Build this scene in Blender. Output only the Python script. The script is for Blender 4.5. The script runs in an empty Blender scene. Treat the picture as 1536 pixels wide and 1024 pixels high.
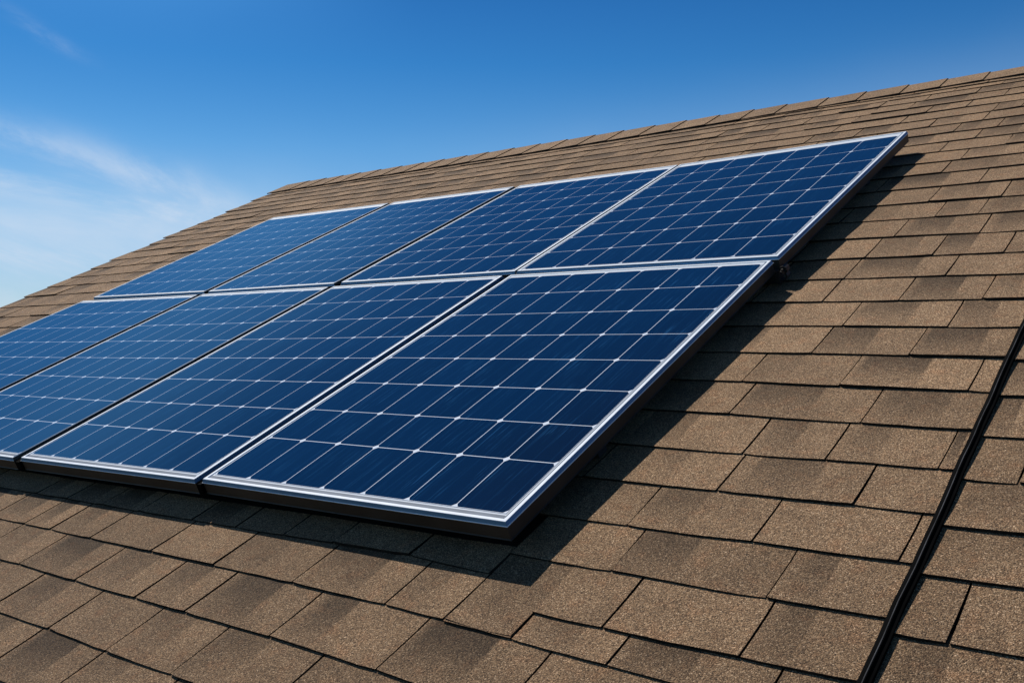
import bpy, bmesh, math, random
from mathutils import Vector, Matrix
random.seed(7)
R = math.radians
PITCH = R(25.013)
CT, ST = math.cos(PITCH), math.sin(PITCH)
Z0 = 4.2
scene = bpy.context.scene

def W(u, v, w=0.0):
    """roof coordinates (along ridge, up the slope, out of the panel plane) -> world"""
    return Vector((u, v*CT - w*ST, v*ST + w*CT + Z0))
def WD(u, v, w):
    return Vector((u, v*CT - w*ST, v*ST + w*CT))

# ------------------------------------------------------------------ camera
cd = bpy.data.cameras.new("camera"); cam = bpy.data.objects.new("camera", cd)
scene.collection.objects.link(cam); scene.camera = cam
cd.sensor_width = 36.0; cd.lens = 36.0*1482.87/1536.0
cd.clip_start = 0.05; cd.clip_end = 5000
right = WD(0.790317, 0.555232, -0.259066).normalized()
fwd = WD(-0.612659, 0.720891, -0.323984).normalized()
right = (right - fwd*right.dot(fwd)).normalized()
up = right.cross(fwd)
m = Matrix((right, up, -fwd)).transposed().to_4x4()
m.translation = W(2.18813, -1.23348, 0.93943)
cam.matrix_world = m

# ------------------------------------------------------------------ sun and sky
SUN = WD(-0.076, 0.066, 0.085).normalized()          # towards the sun
sun_el = math.asin(SUN.z); sun_az = math.atan2(SUN.x, SUN.y)
ld = bpy.data.lights.new("sun", 'SUN'); ld.energy = 4.2; ld.angle = R(0.5); ld.color = (1.0, 0.955, 0.88)
lo = bpy.data.objects.new("sun", ld); scene.collection.objects.link(lo)
lo.rotation_euler = SUN.to_track_quat('Z', 'Y').to_euler(); lo.location = (0, 0, 30)

world = bpy.data.worlds.new("World"); scene.world = world; world.use_nodes = True
nt = world.node_tree; nt.nodes.clear()
def N(tree, t, **kw):
    n = tree.nodes.new(t)
    for k, v in kw.items():
        if k == 'inp':
            for a, b in v.items(): n.inputs[a].default_value = b
        else: setattr(n, k, v)
    return n
def math_(tree, op, a, b=None, c=None, clamp=False):
    n = tree.nodes.new('ShaderNodeMath'); n.operation = op; n.use_clamp = clamp
    for i, x in enumerate((a, b, c)):
        if x is None: continue
        if isinstance(x, (int, float)): n.inputs[i].default_value = x
        else: tree.links.new(x, n.inputs[i])
    return n.outputs[0]
def smooth(tree, x, lo_, hi_, a=0.0, b=1.0):
    n = tree.nodes.new('ShaderNodeMapRange'); n.interpolation_type = 'SMOOTHSTEP'
    tree.links.new(x, n.inputs[0])
    n.inputs[1].default_value = lo_; n.inputs[2].default_value = hi_
    n.inputs[3].default_value = a; n.inputs[4].default_value = b
    return n.outputs[0]
def mixc(tree, f, a, b, mode='MIX'):
    n = tree.nodes.new('ShaderNodeMix'); n.data_type = 'RGBA'; n.blend_type = mode
    for i, x in ((0, f), (6, a), (7, b)):
        if isinstance(x, (int, float)): n.inputs[i].default_value = x
        elif isinstance(x, tuple): n.inputs[i].default_value = (*x, 1.0)
        else: tree.links.new(x, n.inputs[i])
    return n.outputs[2]

SKY_STRENGTH = 0.085
sky = N(nt, 'ShaderNodeTexSky'); sky.sky_type = 'NISHITA'; sky.sun_disc = False
sky.sun_elevation = sun_el; sky.sun_rotation = sun_az
sky.altitude = 400; sky.air_density = 1.0; sky.dust_density = 0.1; sky.ozone_density = 2.2
tc = N(nt, 'ShaderNodeTexCoord')
sep = N(nt, 'ShaderNodeSeparateXYZ'); nt.links.new(tc.outputs['Generated'], sep.inputs[0])
# deeper blue with height, as in polarised clear air
tint = N(nt, 'ShaderNodeValToRGB'); nt.links.new(math_(nt, 'MAXIMUM', sep.outputs[2], 0.0), tint.inputs[0])
te = tint.color_ramp.elements
TINT = [(0.0, (0.66, 0.80, 0.98)), (0.06, (0.62, 0.81, 1.02)), (0.13, (0.52, 0.87, 1.08)), (0.20, (0.37, 0.80, 1.08)), (0.28, (0.18, 0.63, 0.99)), (0.36, (0.12, 0.50, 0.88)), (0.64, (0.13, 0.50, 0.86)), (0.76, (0.30, 0.32, 0.34)), (1.0, (0.30, 0.30, 0.31))]
te[0].position = TINT[0][0]; te[0].color = (*TINT[0][1], 1); te[1].position = 1.0; te[1].color = (*TINT[-1][1], 1)
for p, c in TINT[1:-1]:
    e_ = te.new(p); e_.color = (*c, 1)
skyt = mixc(nt, 1.0, sky.outputs[0], tint.outputs[0], 'MULTIPLY')
# cirrus to the west: streaks that follow a few drifting bands (azimuth, height)
azi = math_(nt, 'ARCTAN2', sep.outputs[0], sep.outputs[1])
comb = N(nt, 'ShaderNodeCombineXYZ'); nt.links.new(azi, comb.inputs[0]); nt.links.new(sep.outputs[2], comb.inputs[1])
def wnoise(rot, scale, sc, det, rough, dist=0.4, loc=(0, 0, 0)):
    mp = N(nt, 'ShaderNodeMapping'); nt.links.new(comb.outputs[0], mp.inputs[0]); mp.vector_type = 'TEXTURE'
    mp.inputs['Rotation'].default_value = (0, 0, R(rot)); mp.inputs['Scale'].default_value = (scale[0], scale[1], 1.0)
    mp.inputs['Location'].default_value = loc
    n = N(nt, 'ShaderNodeTexNoise', inp={'Scale': sc, 'Detail': det, 'Roughness': rough, 'Distortion': dist})
    nt.links.new(mp.outputs[0], n.inputs['Vector']); return n.outputs['Fac']
fine = smooth(nt, wnoise(-14, (3.2, 1.0), 17.0, 9.0, 0.68), 0.36, 0.66)
soft = smooth(nt, wnoise(-8, (2.4, 1.0), 7.0, 4.0, 0.5, loc=(0.3, 0.1, 0)), 0.33, 0.66)
warp = math_(nt, 'MULTIPLY', math_(nt, 'SUBTRACT', wnoise(0, (1.5, 1), 6.0, 3.0, 0.5), 0.5), 0.035)
def band(a0, z0, k, width, amin, amax, amp):
    zc = math_(nt, 'ADD', math_(nt, 'MULTIPLY', math_(nt, 'SUBTRACT', azi, a0), k), z0)
    d = math_(nt, 'DIVIDE', math_(nt, 'ADD', math_(nt, 'SUBTRACT', sep.outputs[2], zc), warp), width)
    g_ = math_(nt, 'EXPONENT', math_(nt, 'MULTIPLY', math_(nt, 'MULTIPLY', d, d), -1.0))
    r_ = smooth(nt, azi, amin, amax, 1.0, 0.0)
    return math_(nt, 'MULTIPLY', math_(nt, 'MULTIPLY', g_, r_), amp)
b1 = math_(nt, 'MULTIPLY', band(-1.138, 0.198, -0.27, 0.015, -1.02, -0.86, 0.46), math_(nt, 'ADD', math_(nt, 'MULTIPLY', fine, 0.85), 0.15))
b2 = math_(nt, 'MULTIPLY', band(-1.05, 0.118, -0.10, 0.044, -0.98, -0.74, 0.66), math_(nt, 'ADD', math_(nt, 'ADD', math_(nt, 'MULTIPLY', soft, 0.5), math_(nt, 'MULTIPLY', fine, 0.3)), 0.2))
b3 = math_(nt, 'MULTIPLY', band(-1.13, 0.060, -0.05, 0.034, -1.00, -0.76, 0.52), math_(nt, 'ADD', math_(nt, 'MULTIPLY', fine, 0.6), 0.4))
w4 = math_(nt, 'DIVIDE', math_(nt, 'ADD', azi, 1.100), 0.030)
w4 = math_(nt, 'EXPONENT', math_(nt, 'MULTIPLY', math_(nt, 'MULTIPLY', w4, w4), -1.0))
b4 = math_(nt, 'MULTIPLY', math_(nt, 'MULTIPLY', band(-1.105, 0.281, -0.42, 0.007, -1.06, -1.00, 0.24), fine), w4)
b5 = math_(nt, 'MULTIPLY', band(-0.50, 0.185, 0.10, 0.050, 0.2, 0.6, 0.13), math_(nt, 'ADD', math_(nt, 'MULTIPLY', soft, 0.5), 0.5))
b6 = math_(nt, 'MULTIPLY', band(-1.10, 0.150, -0.16, 0.010, -0.96, -0.80, 0.34), fine)
b7 = math_(nt, 'MULTIPLY', band(-1.06, 0.088, -0.04, 0.008, -0.94, -0.80, 0.34), fine)
b1 = math_(nt, 'ADD', b1, math_(nt, 'ADD', b6, b7))
cl = math_(nt, 'ADD', math_(nt, 'ADD', b1, b2), math_(nt, 'ADD', math_(nt, 'ADD', b3, b4), b5), clamp=True)
# brighter blue high in the west, towards the sun, added for the panels to reflect
bw = band(-1.15, 0.405, 0.0, 0.085, -1.02, -0.72, 0.72)
skyt = mixc(nt, bw, skyt, (1.25, 4.6, 10.2))
skyc = mixc(nt, cl, skyt, (7.3, 8.5, 10.2))
bg = N(nt, 'ShaderNodeBackground'); nt.links.new(skyc, bg.inputs[0]); bg.inputs[1].default_value = SKY_STRENGTH
wo = N(nt, 'ShaderNodeOutputWorld'); nt.links.new(bg.outputs[0], wo.inputs[0])

scene.view_settings.view_transform = 'Standard'; scene.view_settings.look = 'None'
scene.view_settings.exposure = 0.0; scene.view_settings.gamma = 1.0
scene.view_settings.use_curve_mapping = False
scene.render.engine = 'CYCLES'
scene.cycles.max_bounces = 6

# ------------------------------------------------------------------ materials
def new_mat(name):
    mt = bpy.data.materials.new(name); mt.use_nodes = True
    t = mt.node_tree; b = t.nodes['Principled BSDF']
    return mt, t, b
def simple(name, col, rough=0.6, metal=0.0, noise=0.0, nscale=20.0, bump=0.0, spec=0.5):
    mt, t, b = new_mat(name)
    b.inputs['Roughness'].default_value = rough; b.inputs['Metallic'].default_value = metal
    b.inputs['Specular IOR Level'].default_value = spec
    tcn = N(t, 'ShaderNodeTexCoord'); nz = N(t, 'ShaderNodeTexNoise', inp={'Scale': nscale, 'Detail': 5.0})
    t.links.new(tcn.outputs['Object'], nz.inputs['Vector'])
    k = smooth(t, nz.outputs['Fac'], 0.3, 0.7, 1.0-noise, 1.0+noise)
    c = N(t, 'ShaderNodeVectorMath', operation='SCALE'); c.inputs[0].default_value = col
    t.links.new(k, c.inputs['Scale']); t.links.new(c.outputs[0], b.inputs['Base Color'])
    if bump:
        bp = N(t, 'ShaderNodeBump', inp={'Strength': bump, 'Distance': 0.002})
        t.links.new(nz.outputs['Fac'], bp.inputs['Height']); t.links.new(bp.outputs[0], b.inputs['Normal'])
    return mt

def shingle_material():
    mt, t, b = new_mat("granule_shingle")
    tcn = N(t, 'ShaderNodeTexCoord')
    at = N(t, 'ShaderNodeAttribute', attribute_name='tone')       # r: blend tone, g: dark blend patch
    sp = N(t, 'ShaderNodeSeparateColor'); t.links.new(at.outputs['Color'], sp.inputs[0])
    vo = N(t, 'ShaderNodeTexVoronoi', inp={'Scale': 560.0, 'Randomness': 1.0}); vo.feature = 'F1'
    t.links.new(tcn.outputs['Object'], vo.inputs['Vector'])
    s2 = N(t, 'ShaderNodeSeparateColor'); t.links.new(vo.outputs['Color'], s2.inputs[0])
    rp = N(t, 'ShaderNodeValToRGB'); t.links.new(s2.outputs[0], rp.inputs[0])
    els = rp.color_ramp.elements
    els[0].position = 0.04; els[0].color = (0.075, 0.052, 0.034, 1)
    els[1].position = 1.0; els[1].color = (0.72, 0.58, 0.42, 1)
    for p, c in ((0.16, (0.155, 0.108, 0.068)), (0.42, (0.245, 0.172, 0.106)), (0.62, (0.315, 0.215, 0.128)), (0.82, (0.37, 0.27, 0.168)), (0.94, (0.48, 0.37, 0.245))):
        e = els.new(p); e.color = (*c, 1)
    rp.color_ramp.interpolation = 'LINEAR'
    # clumps of granules, larger blotches, rusty tint
    nz = N(t, 'ShaderNodeTexNoise', inp={'Scale': 330.0, 'Detail': 2.0, 'Roughness': 0.6}); t.links.new(tcn.outputs['Object'], nz.inputs['Vector'])
    k1 = smooth(t, nz.outputs['Fac'], 0.30, 0.70, 0.60, 1.44)
    nb = N(t, 'ShaderNodeTexNoise', inp={'Scale': 9.0, 'Detail': 4.0, 'Roughness': 0.6}); t.links.new(tcn.outputs['Object'], nb.inputs['Vector'])
    k2 = smooth(t, nb.outputs['Fac'], 0.3, 0.7, 0.88, 1.10)
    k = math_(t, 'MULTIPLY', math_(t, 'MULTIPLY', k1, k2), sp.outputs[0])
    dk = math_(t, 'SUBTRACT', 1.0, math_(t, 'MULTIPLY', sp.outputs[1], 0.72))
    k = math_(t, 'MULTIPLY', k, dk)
    nr = N(t, 'ShaderNodeTexNoise', inp={'Scale': 26.0, 'Detail': 3.0}); t.links.new(tcn.outputs['Object'], nr.inputs['Vector'])
    rust = smooth(t, nr.outputs['Fac'], 0.5, 0.75, 0.0, 0.45)
    c0 = mixc(t, rust, rp.outputs[0], (1.15, 0.92, 0.80), 'MULTIPLY')
    c0 = mixc(t, 1.0, c0, (1.03, 0.90, 0.80), 'MULTIPLY')
    sc = N(t, 'ShaderNodeVectorMath', operation='SCALE'); t.links.new(c0, sc.inputs[0]); t.links.new(k, sc.inputs['Scale'])
    t.links.new(sc.outputs[0], b.inputs['Base Color'])
    b.inputs['Roughness'].default_value = 0.9; b.inputs['Specular IOR Level'].default_value = 0.25
    bp = N(t, 'ShaderNodeBump', inp={'Strength': 0.8, 'Distance': 0.0012})
    hh = math_(t, 'ADD', math_(t, 'MULTIPLY', vo.outputs['Distance'], -220.0*0.006), math_(t, 'MULTIPLY', nz.outputs['Fac'], 1.3))
    t.links.new(hh, bp.inputs['Height']); t.links.new(bp.outputs[0], b.inputs['Normal'])
    return mt

M = {}
M['shingle'] = shingle_material()
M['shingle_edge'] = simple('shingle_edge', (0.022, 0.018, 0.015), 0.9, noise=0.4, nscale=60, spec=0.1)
M['felt'] = simple('roofing_felt', (0.012, 0.011, 0.010), 0.95, noise=0.3, spec=0.1)
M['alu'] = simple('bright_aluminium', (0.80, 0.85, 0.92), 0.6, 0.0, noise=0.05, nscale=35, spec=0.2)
M['alu_edge'] = simple('sky_blue_edge', (0.10, 0.24, 0.44), 0.32, 0.35, noise=0.08, nscale=12)  # blue sky reflection put into the edge colour
M['lip'] = simple('shaded_lip', (0.035, 0.085, 0.16), 0.5, noise=0.1, spec=0.2)  # lip's dark bluish reflection put into the colour; the groove shares it
M['black_frame'] = simple('black_frame', (0.022, 0.020, 0.017), 0.5, 0.0, noise=0.35, nscale=9, spec=0.35)
M['backsheet'] = simple('white_backsheet', (0.66, 0.71, 0.78), 0.6, noise=0.03, spec=0.1)
M['grey_strip'] = simple('grey_margin_strip', (0.17, 0.20, 0.25), 0.6, 0.0, noise=0.1, spec=0.1)
M['rubber'] = simple('black_rubber', (0.0018, 0.0018, 0.002), 0.85, noise=0.3, nscale=30, spec=0.03)
M['glint'] = simple('rib_glint', (0.05, 0.05, 0.053), 0.7, noise=0.6, nscale=14, spec=0.1)  # thin highlight along the rib, put into the colour
M['steel'] = simple('dark_steel', (0.05, 0.045, 0.045), 0.45, 0.6, noise=0.3, nscale=40)
M['rail'] = simple('rail_aluminium', (0.06, 0.06, 0.065), 0.4, 0.6, noise=0.1)
M['wall'] = simple('cream_siding', (0.58, 0.54, 0.47), 0.7, noise=0.05, nscale=3, bump=0.1)
M['trim'] = simple('white_trim', (0.75, 0.74, 0.71), 0.5, noise=0.04)
M['grass'] = simple('grass', (0.055, 0.085, 0.025), 0.95, noise=0.45, nscale=1.2, spec=0.1)

def cell_material():
    mt, t, b = new_mat("solar_cells")
    uv = N(t, 'ShaderNodeUVMap', uv_map='cells')
    s = N(t, 'ShaderNodeSeparateXYZ'); t.links.new(uv.outputs[0], s.inputs[0])
    fu = math_(t, 'FRACT', s.outputs[0]); fv = math_(t, 'FRACT', s.outputs[1])
    eu = math_(t, 'MINIMUM', fu, math_(t, 'SUBTRACT', 1.0, fu))
    ev = math_(t, 'MINIMUM', fv, math_(t, 'SUBTRACT', 1.0, fv))
    lu = math_(t, 'LESS_THAN', eu, 0.0070)
    lv = math_(t, 'LESS_THAN', ev, 0.0068)
    co = math_(t, 'LESS_THAN', math_(t, 'ADD', math_(t, 'MULTIPLY', eu, 1.0), math_(t, 'MULTIPLY', ev, 1.15)), 0.074)
    line = math_(t, 'MAXIMUM', math_(t, 'MAXIMUM', lu, lv), co)
    # busbars: three thin ribbons per cell along the slope, broken up
    f3 = math_(t, 'FRACT', math_(t, 'MULTIPLY', fu, 3.0)); e3 = math_(t, 'ABSOLUTE', math_(t, 'SUBTRACT', f3, 0.5))
    bus = math_(t, 'LESS_THAN', e3, 0.016)
    mp_ = N(t, 'ShaderNodeMapping'); t.links.new(uv.outputs[0], mp_.inputs[0]); mp_.inputs['Scale'].default_value = (26.0, 0.9, 1.0)
    ns = N(t, 'ShaderNodeTexNoise', inp={'Scale': 1.0, 'Detail': 3.0, 'Roughness': 0.6}); t.links.new(mp_.outputs[0], ns.inputs['Vector'])
    streak = smooth(t, ns.outputs['Fac'], 0.56, 0.66, 0.0, 1.0)
    mp2 = N(t, 'ShaderNodeMapping'); t.links.new(uv.outputs[0], mp2.inputs[0]); mp2.inputs['Scale'].default_value = (1.1, 1.3, 1.0)
    n_ = N(t, 'ShaderNodeTexNoise', inp={'Scale': 1.0, 'Detail': 3.0}); t.links.new(mp2.outputs[0], n_.inputs['Vector'])
    pat = smooth(t, n_.outputs['Fac'], 0.38, 0.68)
    # a different blue in each cell
    fl = N(t, 'ShaderNodeVectorMath', operation='FLOOR'); t.links.new(uv.outputs[0], fl.inputs[0])
    wn = N(t, 'ShaderNodeTexWhiteNoise'); wn.noise_dimensions = '3D'
    oi = N(t, 'ShaderNodeObjectInfo'); ad = N(t, 'ShaderNodeVectorMath', operation='ADD'); t.links.new(fl.outputs[0], ad.inputs[0]); t.links.new(oi.outputs['Random'], ad.inputs[1])
    t.links.new(ad.outputs[0], wn.inputs['Vector'])
    cc = mixc(t, wn.outputs['Value'], (0.0002, 0.0060, 0.026), (0.0003, 0.0100, 0.040))
    cc = mixc(t, math_(t, 'MULTIPLY', streak, math_(t, 'ADD', math_(t, 'MULTIPLY', pat, 0.60), 0.12)), cc, (0.016, 0.080, 0.19))
    cc = mixc(t, math_(t, 'MULTIPLY', bus, 0.30), cc, (0.012, 0.075, 0.20))
    cc = mixc(t, line, cc, (0.82, 0.87, 0.94))
    t.links.new(cc, b.inputs['Base Color'])
    b.inputs['Roughness'].default_value = 0.6; b.inputs['Specular IOR Level'].default_value = 0.0
    b.inputs['Coat Weight'].default_value = 1.0; b.inputs['Coat Roughness'].default_value = 0.035; b.inputs['Coat IOR'].default_value = 1.56
    # faint waviness of the glass
    tcn = N(t, 'ShaderNodeTexCoord'); g = N(t, 'ShaderNodeTexNoise', inp={'Scale': 5.0, 'Detail': 2.0}); t.links.new(tcn.outputs['Object'], g.inputs['Vector'])
    bp = N(t, 'ShaderNodeBump', inp={'Strength': 0.12, 'Distance': 0.004}); t.links.new(g.outputs['Fac'], bp.inputs['Height'])
    t.links.new(bp.outputs[0], b.inputs['Coat Normal'])
    return mt
M['cells'] = cell_material()

# ------------------------------------------------------------------ helpers
def tag(o, label=None, cat=None, group=None, kind=None):
    if label: o['label'] = label
    if cat: o['category'] = cat
    if group: o['group'] = group
    if kind: o['kind'] = kind
    return o
def empty(name, loc, rx=0.0):
    o = bpy.data.objects.new(name, None); scene.collection.objects.link(o)
    o.location = loc; o.rotation_euler = (rx, 0, 0); o.empty_display_size = 0.2
    return o
class MB:
    def __init__(self): self.v = []; self.f = []; self.m = []; self.tone = []
    def vert(self, *p): self.v.append(tuple(p)); return len(self.v)-1
    def face(self, idx, m=0, tone=None): self.f.append(tuple(idx)); self.m.append(m); self.tone.append(tone)
    def quad(self, a, b, c, d, m=0): self.face([self.vert(*a), self.vert(*b), self.vert(*c), self.vert(*d)], m)
    def box(self, x0, x1, y0, y1, z0, z1, m=0):
        p = [self.vert(x, y, z) for z in (z0, z1) for y in (y0, y1) for x in (x0, x1)]
        for f in ((0, 2, 3, 1), (4, 5, 7, 6), (0, 1, 5, 4), (2, 6, 7, 3), (0, 4, 6, 2), (1, 3, 7, 5)): self.face([p[i] for i in f], m)
    def prism(self, poly, x0, x1, m=0):
        """poly of (y,z), counter-clockwise seen from +x, extruded along x"""
        n = len(poly); a = [self.vert(x0, y, z) for y, z in poly]; b = [self.vert(x1, y, z) for y, z in poly]
        for i in range(n): self.face([a[i], a[(i+1) % n], b[(i+1) % n], b[i]], m)
        self.face(a[::-1], m); self.face(b, m)
    def build(self, name, mats, parent=None, smooth=False, bevel=0.0):
        me = bpy.data.meshes.new(name); me.from_pydata(self.v, [], self.f)
        for mt in (mats if isinstance(mats, (list, tuple)) else [mats]): me.materials.append(mt)
        me.polygons.foreach_set('material_index', self.m)
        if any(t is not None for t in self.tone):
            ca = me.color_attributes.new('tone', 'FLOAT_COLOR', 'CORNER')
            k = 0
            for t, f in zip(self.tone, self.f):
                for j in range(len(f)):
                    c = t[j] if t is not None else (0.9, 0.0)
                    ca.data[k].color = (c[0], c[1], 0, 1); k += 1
        me.update()
        o = bpy.data.objects.new(name, me); scene.collection.objects.link(o)
        if parent: o.parent = parent
        if bevel:
            bv = o.modifiers.new('bevel', 'BEVEL'); bv.width = bevel; bv.segments = 2; bv.limit_method = 'ANGLE'
        return o

# ------------------------------------------------------------------ ground
g = MB(); S = 900.0
for i in range(12):
    for j in range(12):
        x0, y0 = -S+i*S/6, -S+j*S/6
        g.quad((x0, y0, 0), (x0+S/6, y0, 0), (x0+S/6, y0+S/6, 0), (x0, y0+S/6, 0))
gr = g.build('ground', M['grass']); tag(gr, kind='structure')

# ------------------------------------------------------------------ house
HB = -0.094                    # felt level under the shingles, measured from the panel plane
RAKE, REND, EAVE, RIDGE = -4.43, 6.6, -2.55, 4.335
house = empty('house', (0, 0, 0))
tag(house, 'house with a brown asphalt shingle roof that carries the blue solar panels', 'house')
roof_frame = WD  # roof meshes are made in roof coordinates and rotated as a whole

def roofpart(mb, name, mats, parent=house):
    o = mb.build(name, mats, parent)
    o.matrix_world = Matrix.Translation(W(0, 0, HB)) @ Matrix.Rotation(PITCH, 4, 'X')
    return o

def wob(seed):
    ph = [random.uniform(0, 6.28) for _ in range(4)]
    return lambda x: (math.sin(x*3.1+ph[0])+0.7*math.sin(x*7.7+ph[1])+0.5*math.sin(x*17.3+ph[2])+0.35*math.sin(x*41+ph[3]))/2.55

TT = 0.0088; DROP = 0.0050; THK = 0.0043
def tab(mb, u0, u1, vb, vtop, top0, gap=0.0050, tone=None, patch=None, lift=0.0, slant=0.0, nv=3):
    """one shingle tab: vb(u) the butt line, vtop the course line above it, top0 nominal exposure for its tilt"""
    tone = tone if tone is not None else random.uniform(0.84, 1.13)
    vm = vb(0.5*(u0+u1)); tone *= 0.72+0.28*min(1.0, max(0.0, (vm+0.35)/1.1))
    w = u1-u0
    if patch is None:
        if random.random() < 0.72:
            a = random.uniform(0.0, 0.15); patch = (a, a+random.uniform(0.35, 0.6), random.uniform(0.4, 1.0))
        else: patch = (0, 0, 0)
    n = max(2, int(w/0.045)+1)
    us = set(i/n for i in range(n+1))
    if patch[2] > 0:
        for p in patch[:2]:
            if 0.02 < p < 0.98: us.add(p); us.add(min(1, p+0.022))
    us = sorted(us)
    us = [us[0]]+[a for a, b in zip(us[1:], us) if a-b > 1e-4]
    L = vtop(0.5*(u0+u1))-vb(0.5*(u0+u1)); Lt = L+0.028
    ja, jb = random.uniform(-.001, .001), random.uniform(-.001, .001)
    edge = wob(0)
    if gap > 0: gap = (0.0062 if u1 < 0.9 else (0.0040 if u0 > 1.0 else 0.0050))*random.uniform(0.8, 1.2)
    def pu(s, q):
        u = u0+gap/2+s*(w-gap)
        e = math.sin(q*3.0+ja*900)*0.0012
        return u + ((1-s)*ja+s*jb)*q*0.6 + slant*q + (e if s in (0.0, 1.0) else 0)
    vs = [0.0, 0.07, 0.32, 0.62, 1.0]
    if nv <= 2: vs = [0.0, 0.35, 1.0]
    cl = random.uniform(-1, 1)*0.0013
    grid = []; bot = []
    for s in us:
        col = []
        u = u0+s*w; v0 = vb(u)+edge(u*6)*0.0012
        # corners a little rounded
        if s == 0.0 or s == 1.0: v0 += 0.0018
        for q in vs:
            v = v0+q*(vtop(u)+0.028-v0)
            z = TT-DROP*min(1.0, (v-vb(u))/max(0.06, top0))*1.0 + (1-q)*(lift+cl*(2*s-1)+edge(u*2+3)*0.0007)
            col.append((mb.vert(pu(s, q), v, z), q))
        grid.append(col); bot.append(mb.vert(pu(s, 0), v0+0.0010, TT-THK+min(0, lift)))
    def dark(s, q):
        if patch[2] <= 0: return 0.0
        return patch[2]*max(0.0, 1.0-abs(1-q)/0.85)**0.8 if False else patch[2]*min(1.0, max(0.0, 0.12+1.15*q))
    for i in range(len(us)-1):
        sm = 0.5*(us[i]+us[i+1]); inside = patch[2] > 0 and patch[0] <= sm <= patch[1]
        for j in range(len(vs)-1):
            a, b = grid[i], grid[i+1]
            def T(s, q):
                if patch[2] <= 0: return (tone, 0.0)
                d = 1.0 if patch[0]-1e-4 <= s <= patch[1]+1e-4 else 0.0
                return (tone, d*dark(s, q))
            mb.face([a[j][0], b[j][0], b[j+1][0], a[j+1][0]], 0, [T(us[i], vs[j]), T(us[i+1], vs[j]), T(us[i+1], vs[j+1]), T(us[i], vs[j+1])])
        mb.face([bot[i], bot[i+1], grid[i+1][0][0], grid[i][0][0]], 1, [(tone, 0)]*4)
    # side faces
    for k, col in ((0, grid[0]), (1, grid[-1])):
        lows = [bot[0] if k == 0 else bot[-1]]
        for q in range(1, len(vs)):
            x, y, z = mb.v[col[q][0]]; lows.append(mb.vert(x, y, z-THK*0.8))
        for j in range(len(vs)-1):
            ids = [col[j][0], col[j+1][0], lows[j+1], lows[j]]
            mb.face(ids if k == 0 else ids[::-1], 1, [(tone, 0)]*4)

def interp(pts):
    def f(u):
        if u <= pts[0][0]: return pts[0][1]
        for (a, b), (c, d) in zip(pts, pts[1:]):
            if u <= c: return b+(d-b)*(u-a)/(c-a)
        return pts[-1][1]
    return f

sh = MB()
SEAM = 0.968
# course lines above the seam row, as measured at u = 1.4
UP = [0.008, 0.152, 0.302, 0.457, 0.618, 0.782, 0.952, 1.122, 1.295, 1.466, 1.637, 1.820, 2.000, 2.170, 2.350, 2.525, 2.690,
      2.845, 3.000, 3.150, 3.302, 3.455, 3.602, 3.745, 3.890, 4.020, 4.105, 4.25]
def upline(v, amp=0.0050):
    wv = wob(0)
    k = 0.05 if 0.5 < v < 2.2 else 0.02
    if v > 3.0: amp = 0.0085
    return lambda u: v + (-k*(min(u, 1.75)-1.4) if u > 1.05 else 0.35*k) + amp*wv(u*0.5)
uplines = [upline(v) for v in UP]
# measured joints in the sunny field right of the panels (by course)
JR = {0: [1.208, 1.515], 1: [1.164, 1.430, 1.690], 2: [1.291, 1.567], 3: [1.285, 1.465], 4: [1.180, 1.488], 5: [1.144, 1.389, 1.667],
      6: [1.263, 1.501], 7: [1.287, 1.549], 8: [1.174, 1.386, 1.594], 9: [1.181, 1.465], 10: [1.193, 1.390, 1.583], 11: [1.229, 1.482],
      12: [1.310, 1.442], 13: [1.251, 1.478], 14: [1.373], 15: [1.21, 1.50], 16: [1.242, 1.46], 17: [1.13, 1.37, 1.6], 18: [1.231, 1.52], 19: [1.116, 1.286],
      20: [0.98, 1.2], 21: [0.817, 1.209, 1.323], 22: [0.548, 0.897, 1.070], 23: [0.595, 0.779, 1.202], 24: [0.599, 0.82, 1.054]}
STRIP = 1.722
def joints_for(fixed, lo_, hi_, wmin=0.2, wmax=0.38):
    js = sorted(fixed); out = []
    if js:
        u = js[0]
        while True:
            u -= random.uniform(wmin, wmax)
            if u < lo_+0.08: break
            out.append(u)
        u = js[-1]
        while True:
            u += random.uniform(wmin, wmax)
            if u > hi_-0.03: break
            out.append(u)
        out += js
    else:
        u = lo_+random.uniform(0.12, 0.3)
        while u < hi_-0.05: out.append(u); u += random.uniform(wmin, wmax)
    out = sorted(out)
    return [lo_]+out+[hi_]

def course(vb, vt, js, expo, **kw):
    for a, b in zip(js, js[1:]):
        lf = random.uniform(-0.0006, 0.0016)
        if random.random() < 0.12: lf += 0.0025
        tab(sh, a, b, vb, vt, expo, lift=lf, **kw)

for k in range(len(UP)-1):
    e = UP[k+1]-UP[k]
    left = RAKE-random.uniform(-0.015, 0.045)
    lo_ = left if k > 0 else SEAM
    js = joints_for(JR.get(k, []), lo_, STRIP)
    course(uplines[k], uplines[k+1], js, e)
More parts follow.
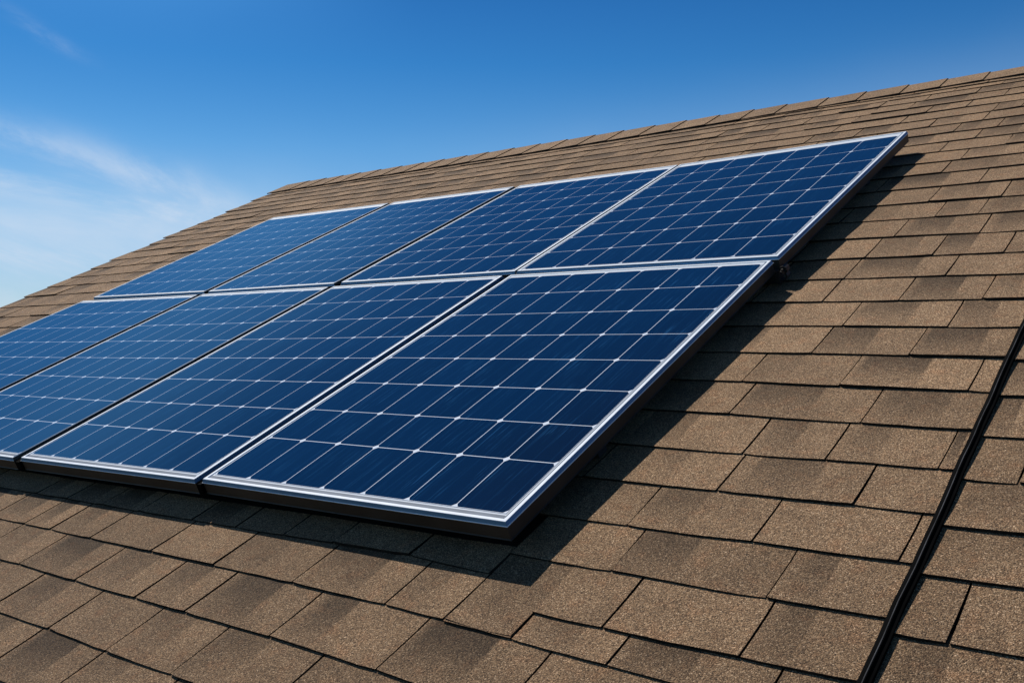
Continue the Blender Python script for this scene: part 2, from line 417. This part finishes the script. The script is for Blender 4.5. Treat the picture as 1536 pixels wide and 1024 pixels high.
# courses below, left of the seam and drifting into the lower right
row0 = interp([(-4.5, -0.057), (-0.2, -0.053), (0.5, -0.046), (0.75, -0.043), (SEAM, -0.055)])
rowh = interp([(1.127, -0.139), (1.33, -0.143), (1.53, -0.146), (1.75, -0.148)])
row1 = interp([(-4.5, -0.19), (-0.6, -0.188), (0.4, -0.190), (0.81, -0.195), (0.97, -0.201), (1.13, -0.212), (1.33, -0.221), (1.46, -0.226), (1.75, -0.236)])
row2 = interp([(-4.5, -0.33), (-0.4, -0.333), (0.0, -0.339), (0.35, -0.342), (0.65, -0.345), (0.95, -0.355), (1.3, -0.372), (1.75, -0.385)])
row3 = interp([(-4.5, -0.48), (0.02, -0.486), (0.3, -0.493), (0.6, -0.496), (1.2, -0.510), (1.75, -0.53)])
lows = [row1, row2, row3]
v = -0.49
while v > EAVE+0.2:
    v -= 0.147; lows.append((lambda vv: (lambda u: vv-0.012*max(0.0, min(u, 1.75)-0.3)))(v))
lows.append(lambda u: EAVE)
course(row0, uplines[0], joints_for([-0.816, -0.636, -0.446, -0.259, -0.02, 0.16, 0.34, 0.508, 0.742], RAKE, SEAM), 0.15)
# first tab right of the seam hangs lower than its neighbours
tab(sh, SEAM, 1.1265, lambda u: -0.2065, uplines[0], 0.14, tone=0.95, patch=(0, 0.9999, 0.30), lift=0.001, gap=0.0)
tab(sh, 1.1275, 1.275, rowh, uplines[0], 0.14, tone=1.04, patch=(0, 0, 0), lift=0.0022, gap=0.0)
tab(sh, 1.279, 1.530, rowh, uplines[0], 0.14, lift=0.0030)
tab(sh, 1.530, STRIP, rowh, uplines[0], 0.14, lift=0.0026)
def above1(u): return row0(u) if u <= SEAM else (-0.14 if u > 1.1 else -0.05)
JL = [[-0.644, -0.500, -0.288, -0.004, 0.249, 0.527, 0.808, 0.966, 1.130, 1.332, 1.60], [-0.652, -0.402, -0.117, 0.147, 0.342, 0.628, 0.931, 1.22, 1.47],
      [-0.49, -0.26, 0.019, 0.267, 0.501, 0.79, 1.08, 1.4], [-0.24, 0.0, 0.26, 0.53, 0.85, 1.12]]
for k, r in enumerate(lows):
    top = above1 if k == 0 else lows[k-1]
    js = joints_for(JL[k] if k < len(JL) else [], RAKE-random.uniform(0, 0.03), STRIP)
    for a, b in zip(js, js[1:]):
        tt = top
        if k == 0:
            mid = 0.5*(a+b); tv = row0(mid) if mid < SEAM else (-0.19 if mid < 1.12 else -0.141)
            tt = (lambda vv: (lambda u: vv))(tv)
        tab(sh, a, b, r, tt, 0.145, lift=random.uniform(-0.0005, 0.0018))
# field right of the black strip
RR = [-0.031, 0.120, 0.262, 0.417, 0.580, 0.753, 0.920, 1.09, 1.26, 1.43, 1.60, 1.78, 1.96, 2.13, 2.31, 2.49, 2.65, 2.81, 2.97, 3.12, 3.27, 3.42, 3.57, 3.72, 3.87, 4.0, 4.105, 4.25]
v = -0.031
below = []
while v > EAVE+0.2: v -= 0.15; below.append(v)
RR = [EAVE]+below[::-1]+RR
JS = {0.120: [1.995, 2.3], -0.031: [1.806, 2.13], 0.417: [1.823, 2.1]}
def flat(vv, f):
    return lambda u: vv+0.003*f(u*0.5)-0.01*min(1.5, max(0, u-1.75))*0
rl = [flat(vv, wob(0)) for vv in RR]
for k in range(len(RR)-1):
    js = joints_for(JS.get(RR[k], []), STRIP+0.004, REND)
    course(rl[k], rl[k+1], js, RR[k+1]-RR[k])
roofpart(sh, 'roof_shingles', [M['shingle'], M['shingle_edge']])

# felt and deck under the shingles, and the far slope
dk = MB(); dk.box(RAKE+0.03, REND, EAVE+0.02, RIDGE-0.004, -0.06, 0.0)
roofpart(dk, 'roof_deck', M['felt'])
ridge_w = W(0, RIDGE, HB)
bs = MB()
NB = 46
def backp(u, d, w):   # d metres down the far slope
    return (u, ridge_w.y + d*CT + w*ST, ridge_w.z - d*ST + w*CT)
for k in range(NB):
    d0, d1 = 0.02+k*0.15, 0.02+(k+1)*0.15
    tn = random.uniform(0.9, 1.08)
    ids = [bs.vert(*backp(RAKE, d0, 0.004)), bs.vert(*backp(REND, d0, 0.004)), bs.vert(*backp(REND, d1, 0.012)), bs.vert(*backp(RAKE, d1, 0.012))]
    bs.face(ids[::-1], 0, [(tn, 0)]*4)
    ids = [bs.vert(*backp(RAKE, d1, 0.012)), bs.vert(*backp(REND, d1, 0.012)), bs.vert(*backp(REND, d1, 0.004)), bs.vert(*backp(RAKE, d1, 0.004))]
    bs.face(ids[::-1], 1, [(tn, 0)]*4)
bs.build('back_slope', [M['shingle'], M['shingle_edge']], house)

# ridge caps, bent over the ridge, each overlapping the next
cap = MB()
u = REND
caps = [1.03, 0.826, 0.629, 0.404, 0.193, -0.05]
edges = []
x = 1.03
while x < REND-0.22: x += random.uniform(0.195, 0.215); edges.append(x)
edges = edges[::-1]+caps
x = caps[-1]
while x > RAKE+0.10: x -= random.uniform(0.20, 0.235); edges.append(x)
WF = 0.195
for a, b in zip(edges, edges[1:]):
    hi, lo2 = a, b                     # exposed from b (left) to a (right); the butt end is on the left
    tn = random.uniform(0.9, 1.08); jf = random.uniform(-.002, .002); l0 = b-0.045; l1 = a+0.004
    sec = []
    slope_adj = 0.028*max(-1.5, min(1.2, (0.5*(a+b))-0.5))
    for (uu, ww) in ((l1, 0.0185), (l0+0.5*(l1-l0), 0.0155), (l0, 0.0130)):
        row = []
        for s in (-1.0, -0.55, -0.14, -0.05, 0.0, 0.05, 0.14, 0.55, 1.0):
            if s < 0:
                d = -s*(WF+jf-slope_adj); p = W(uu, RIDGE-d, HB+ww)
                off = 0.0
            elif s == 0: p = W(uu, RIDGE, HB+ww); p.z += 0.0
            else:
                d = s*WF; bp_ = backp(uu, d, ww); p = Vector(bp_)
            if abs(s) < 0.1: p = Vector((uu, ridge_w.y+(s*0.15), ridge_w.z+ww/CT*0.9-abs(s)*0.03))
            row.append(cap.vert(*p))
        sec.append(row)
    for r0, r1 in zip(sec, sec[1:]):
        for j in range(8): cap.face([r0[j], r0[j+1], r1[j+1], r1[j]], 0, [(tn, 0)]*4)
    # butt end at l0 and lower edges
    r0 = sec[0]; lowr = [cap.vert(cap.v[i][0]-0.0012, cap.v[i][1], cap.v[i][2]-0.0085) for i in r0]
    for j in range(8): cap.face([r0[j], r0[j+1], lowr[j+1], lowr[j]], 1, [(tn, 0)]*4)
    for side in (0, 8):
        for s0, s1 in zip(sec, sec[1:]):
            i0, i1 = s0[side], s1[side]
            q0 = cap.vert(cap.v[i0][0], cap.v[i0][1], cap.v[i0][2]-0.008); q1 = cap.vert(cap.v[i1][0], cap.v[i1][1], cap.v[i1][2]-0.008)
            cap.face([i0, q0, q1, i1] if side == 0 else [i1, q1, q0, i0], 1, [(tn, 0)]*4)
cap.build('ridge_cap', [M['shingle'], M['shingle_edge']], house)

# rake board along the far gable, eave board and gutter, walls
rb = MB(); rb.box(RAKE+0.005, RAKE+0.03, EAVE, RIDGE-0.01, -0.19, -0.004); roofpart(rb, 'rake_board', M['trim'])
eb = MB(); eb.box(RAKE+0.03, REND, EAVE-0.003, EAVE+0.02, -0.20, -0.005); roofpart(eb, 'eave_board', M['trim'])
ev = W(0, EAVE, HB); wl = MB()
y0 = ev.y+0.45; y1 = 2*ridge_w.y-y0; x0 = RAKE+0.3; x1 = REND-0.3; t = 0.15
zt = ev.z+0.45*ST/CT-0.12
wl.box(x0, x1, y0, y0+t, 0, zt); wl.box(x0, x1, y1-t, y1, 0, zt)
for xx in (x0, x1-t):
    a = [(y0+t, 0), (y1-t, 0), (y1-t, zt), (ridge_w.y, ridge_w.z-0.13), (y0+t, zt)]
    wl.prism(a, xx, xx+t)
wl.build('wall', M['wall'], house)

# ------------------------------------------------------------------ black strip up the slope
st = empty('flashing_strip', W(STRIP, EAVE, HB+0.0075), PITCH)
tag(st, 'narrow black strip running up the brown shingles at the right edge', 'roof strip')
L = RIDGE-0.2-EAVE; NS = 150
def strip_mesh(profile, name, mat, wav):
    mb = MB(); prev = None
    for i in range(NS+1):
        s = i/NS*L
        du = 0.0008*math.sin(s*5.1)+0.0007*math.sin(s*13.7+1)+0.0005*math.sin(s*31)
        dz = 0.0022*math.sin(s*42.0)*wav
        ring = [mb.vert(x+du, s, z+dz*(1 if z > 0.004 else 0)) for x, z in profile]
        if prev:
            n = len(profile)
            for j in range(n): mb.face([prev[j], prev[(j+1) % n], ring[(j+1) % n], ring[j]])
        prev = ring
        if i == 0: mb.face(ring)
    mb.face(prev[::-1])
    return mb.build(name, mat, st)
strip_mesh([(-0.0100, 0.0), (0.0095, 0.0), (0.0095, 0.0065), (0.003, 0.0080), (-0.003, 0.0080), (-0.0100, 0.0060)], 'base', M['rubber'], 0.3)
strip_mesh([(-0.0026, 0.0075), (0.0030, 0.0075), (0.0022, 0.0115), (-0.0018, 0.0115)], 'rib', M['rubber'], 0.3)
strip_mesh([(-0.0009, 0.0116), (0.0009, 0.0116), (0.0007, 0.0123), (-0.0007, 0.0123)], 'glint_line', M['glint'], 0.3)  # line added on top of the rib to carry its painted highlight

# ------------------------------------------------------------------ solar panels
ROWS_L = [0.0315, 0.228, 0.393, 0.566, 0.738, 0.901, 1.068, 1.243, 1.410]
ROWS_U = [0.025, 0.206, 0.380, 0.550, 0.718, 0.885, 1.048, 1.222, 1.382]
def panel(name, q, rows, label, dark_right=False, edge_front=1, edge_right=1, cover=0.0):
    """q: bottom-left, bottom-right, top-right, top-left corners in roof coordinates"""
    o3 = q[0]
    root = empty(name, W(o3[0], o3[1], -0.044), PITCH)
    tag(root, label, 'solar panel', 'solar panels mounted in two rows on the roof')
    root['height'] = 0.044
    del root['height']
    Q = [Vector((a-o3[0], b-o3[1])) for a, b in q]
    H = 0.044
    wu = ((Q[1]-Q[0]).length+(Q[2]-Q[3]).length)/2; hv = ((Q[3]-Q[0]).length+(Q[2]-Q[1]).length)/2
    def P(s, t_, z=0.0):       # s,t in metres from the lower left corner
        a = s/wu; b_ = t_/hv
        p = (Q[0]*(1-a)+Q[1]*a)*(1-b_)+(Q[3]*(1-a)+Q[2]*a)*b_
        return (p.x, p.y, H+z)
    def ring(mb, i0, z0, i1, z1, mi=0, mr=None, mf=None):
        def cs(i): return [(i, i), (wu-i, i), (wu-i, hv-i), (i, hv-i)]
        A = [mb.vert(*P(s, t_, z0)) for s, t_ in cs(i0)]; B = [mb.vert(*P(s, t_, z1)) for s, t_ in cs(i1)]
        for k in range(4): mb.face([A[k], A[(k+1) % 4], B[(k+1) % 4], B[k]], mr if (mr is not None and k == 1) else (mf if (mf is not None and k == 0) else mi))
    # silver frame: rim, sloping outer edge, flat lip, inner step down to the glass
    fr = MB()
    er, ef = edge_right, edge_front
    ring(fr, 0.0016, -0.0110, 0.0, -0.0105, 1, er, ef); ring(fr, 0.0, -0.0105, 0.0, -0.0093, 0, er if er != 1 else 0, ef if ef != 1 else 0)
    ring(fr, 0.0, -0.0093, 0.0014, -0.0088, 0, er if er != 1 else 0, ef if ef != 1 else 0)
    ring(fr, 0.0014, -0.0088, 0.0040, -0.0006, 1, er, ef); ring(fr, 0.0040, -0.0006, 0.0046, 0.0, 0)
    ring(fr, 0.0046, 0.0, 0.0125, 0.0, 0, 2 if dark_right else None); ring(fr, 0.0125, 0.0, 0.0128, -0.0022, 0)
    fr.build('frame', [M['alu'], M['alu_edge'], M['lip'], M['black_frame']], root)
    bd = MB()
    ring(bd, 0.0020, -0.044, 0.0020, -0.0108); ring(bd, 0.030, -0.044, 0.0020, -0.044); ring(bd, 0.0035, -0.0108, 0.030, -0.044) if False else None
    ring(bd, 0.0035, -0.012, 0.0035, -0.042); ring(bd, 0.0035, -0.042, 0.030, -0.042)
    # faint folds of the extrusion
    ring(bd, 0.0008, -0.0415, 0.0020, -0.0400); ring(bd, 0.0020, -0.0440, 0.0008, -0.0415)
    bd.build('frame_side', M['black_frame'], root)
    # backsheet margin and grey strip
    sc = hv/1.44
    rw = [r*sc for r in rows]
    mu0, mu1 = 0.0185, wu-(0.0140 if dark_right else 0.0225)
    bk = MB()
    bk.quad(P(0.0125, 0.0125, -0.0022), P(wu-0.0125, 0.0125, -0.0022), P(wu-0.0125, hv-0.0125, -0.0022), P(0.0125, hv-0.0125, -0.0022), 0)
    bk.quad(P(0.0035, 0.0035, -0.008), P(0.0035, hv-0.0035, -0.008), P(wu-0.0035, hv-0.0035, -0.008), P(wu-0.0035, 0.0035, -0.008), 0)
    # groove by the frame and grey strip at the foot and the head
    zr = -0.0017
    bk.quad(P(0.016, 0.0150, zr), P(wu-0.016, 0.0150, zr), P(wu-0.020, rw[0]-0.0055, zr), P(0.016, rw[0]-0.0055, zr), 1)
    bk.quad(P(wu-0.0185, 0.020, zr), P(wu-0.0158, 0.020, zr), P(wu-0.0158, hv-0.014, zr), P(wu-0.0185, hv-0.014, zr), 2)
    bk.build('backsheet', [M['backsheet'], M['grey_strip'], M['lip']], root)
    if cover:        # black filler piece in the joint to the next panel
        cv = MB(); x0_, x1_ = wu+0.001, wu+cover
        pts = [P(x0_, 0.001, 0), P(x1_, 0.001, 0), P(x1_, hv-0.004, 0), P(x0_, hv-0.004, 0)]
        a_ = [cv.vert(x, y, H-0.0125) for x, y, z in pts]; b_ = [cv.vert(x, y, 0.004) for x, y, z in pts]
        cv.face(a_); cv.face(b_[::-1])
        for k in range(4): cv.face([b_[k], b_[(k+1) % 4], a_[(k+1) % 4], a_[k]])
        cv.build('joint_filler', M['rubber'], root)
    ce = MB(); uvs = []
    zc = -0.0012
    cols = [mu0+(mu1-mu0)*i/7 for i in range(8)]
    for j in range(8):
        for i in range(7):
            ce.quad(P(cols[i], rw[j], zc), P(cols[i+1], rw[j], zc), P(cols[i+1], rw[j+1], zc), P(cols[i], rw[j+1], zc))
            uvs += [(i, j), (i+1, j), (i+1, j+1), (i, j+1)]
    co = ce.build('cell_glass', M['cells'], root)
    ul = co.data.uv_layers.new(name='cells')
    for k_, c_ in enumerate(uvs): ul.data[k_].uv = c_
    return root

low_q = {
 'D': [(-0.006, 0.008), (1.0, -0.002), (0.993, 1.438), (-0.010, 1.447)],
 'C': [(-0.946, -0.004), (-0.0275, 0.002), (-0.040, 1.446), (-0.944, 1.440)],
 'B': [(-1.895, -0.010), (-0.979, -0.010), (-0.968, 1.437), (-1.864, 1.441)],
 'A': [(-3.070, -0.010), (-1.935, -0.010), (-1.894, 1.438), (-2.965, 1.450)]}
up_q = {
 'D': [(-0.010, 1.480), (1.0, 1.464), (1.006, 2.906), (0.002, 2.842)],
 'C': [(-0.944, 1.477), (-0.0135, 1.480), (-0.003, 2.840), (-0.926, 2.836)],
 'B': [(-1.864, 1.468), (-0.976, 1.470), (-0.956, 2.833), (-1.836, 2.829)],
 'A': [(-2.935, 1.490), (-1.896, 1.470), (-1.868, 2.826), (-2.925, 2.838)]}
labs = {
 ('low', 'D'): 'nearest and largest-looking blue solar panel, lower row, at the bottom right corner',
 ('low', 'C'): 'blue solar panel in the lower row, directly left of the nearest panel',
 ('low', 'B'): 'blue solar panel in the lower row, third from the right',
 ('low', 'A'): 'pale blue solar panel at the far left end of the lower row',
 ('up', 'D'): 'dark blue solar panel at the right end of the upper row',
 ('up', 'C'): 'blue upper row solar panel with a white seam along its right side',
 ('up', 'B'): 'blue solar panel in the upper row, third from the right',
 ('up', 'A'): 'pale blue solar panel at the far left end of the upper row'}
for k in 'DCBA':
    panel('solar_panel', low_q[k], ROWS_L, labs[('low', k)], k in 'AB', 1, {'D': 1, 'C': 2}.get(k, 3), {'D': 0, 'C': 0.0195, 'B': 0.029, 'A': 0.034}[k])
    panel('solar_panel', up_q[k], ROWS_U, labs[('up', k)], k in 'AB', 1, 1 if k == 'D' else 3, 0)

# ------------------------------------------------------------------ rails that carry the panels, one with the bracket seen in the gap
def rail(vv, lab, ends, bracket=False):
    root = empty('mounting_rail', W(ends[0], vv, HB+0.010), PITCH)
    tag(root, lab, 'mounting rail', 'mounting rails under the solar panels')
    Lr = ends[1]-ends[0]; zb, ztop = 0.006, (0.039 if not bracket else 0.046)
    mb = MB()
    prof = [(-0.018, zb), (0.018, zb), (0.018, ztop), (0.006, ztop), (0.006, ztop-0.008), (-0.006, ztop-0.008), (-0.006, ztop), (-0.018, ztop)]
    mb.prism(prof, 0, Lr); mb.build('rail', M['rail'], root)
    n = 4
    for i in range(n):
        x = 0.35+i*(Lr-0.7)/(n-1)
        ft = MB(); ft.box(x-0.03, x+0.03, -0.065, -0.0185, -0.004, 0.003); ft.box(x-0.03, x+0.03, -0.0245, -0.0185, 0.003, 0.038)
        ft.build('foot', M['steel'], root)
    if bracket:
        br = MB()
        # hooked end clamp that reaches out past the frames
        pts = [(0.004, 0.052), (0.013, 0.056), (0.021, 0.052), (0.023, 0.043), (0.018, 0.036), (0.021, 0.027), (0.017, 0.018), (0.009, 0.012), (0.0, 0.011)]
        thick = 0.0055; y_0, y_1 = -0.013, 0.013
        outer = []; inner = []
        for i, p in enumerate(pts):
            a = Vector(pts[max(0, i-1)]); b = Vector(pts[min(len(pts)-1, i+1)]); d = (b-a).normalized(); nn = Vector((-d.y, d.x))
            outer.append((p[0]+Lr+nn.x*thick/2, p[1]+nn.y*thick/2)); inner.append((p[0]+Lr-nn.x*thick/2, p[1]-nn.y*thick/2))
        loop = outer+inner[::-1]
        a = [br.vert(x, y_0, z) for x, z in loop]; b = [br.vert(x, y_1, z) for x, z in loop]
        for i in range(len(loop)):
            j = (i+1) % len(loop); br.face([a[i], a[j], b[j], b[i]])
        m_ = len(pts)
        for i in range(m_-1):
            br.face([a[i], a[2*m_-1-i], a[2*m_-2-i], a[i+1]]); br.face([b[i], b[i+1], b[2*m_-2-i], b[2*m_-1-i]])
        bo = br.build('end_clamp', M['steel'], root)
        bl = MB(); n6 = 10
        for zc_, zr_, rr in ((0.040, 0.046, 0.0065), (0.046, 0.052, 0.0035)):
            c0 = [bl.vert(Lr+0.013+rr*math.cos(i*2*math.pi/n6), rr*math.sin(i*2*math.pi/n6)-0.020, zc_) for i in range(n6)]
            c1 = [bl.vert(Lr+0.013+rr*math.cos(i*2*math.pi/n6), rr*math.sin(i*2*math.pi/n6)-0.020, zr_) for i in range(n6)]
            for i in range(n6): bl.face([c0[i], c0[(i+1) % n6], c1[(i+1) % n6], c1[i]])
            bl.face(c1); bl.face(c0[::-1])
        bl.build('bolt', M['steel'], bo)
    return root
rail(1.458, 'dark mounting rail in the gap between the panel rows, hooked clamp at its right end', (-2.9, 1.002), True)
rail(0.40, 'lowest dark mounting rail, under the lower row of panels near its front edge', (-2.95, 0.97))
rail(2.45, 'highest dark mounting rail, under the upper row of panels', (-2.88, 0.97))
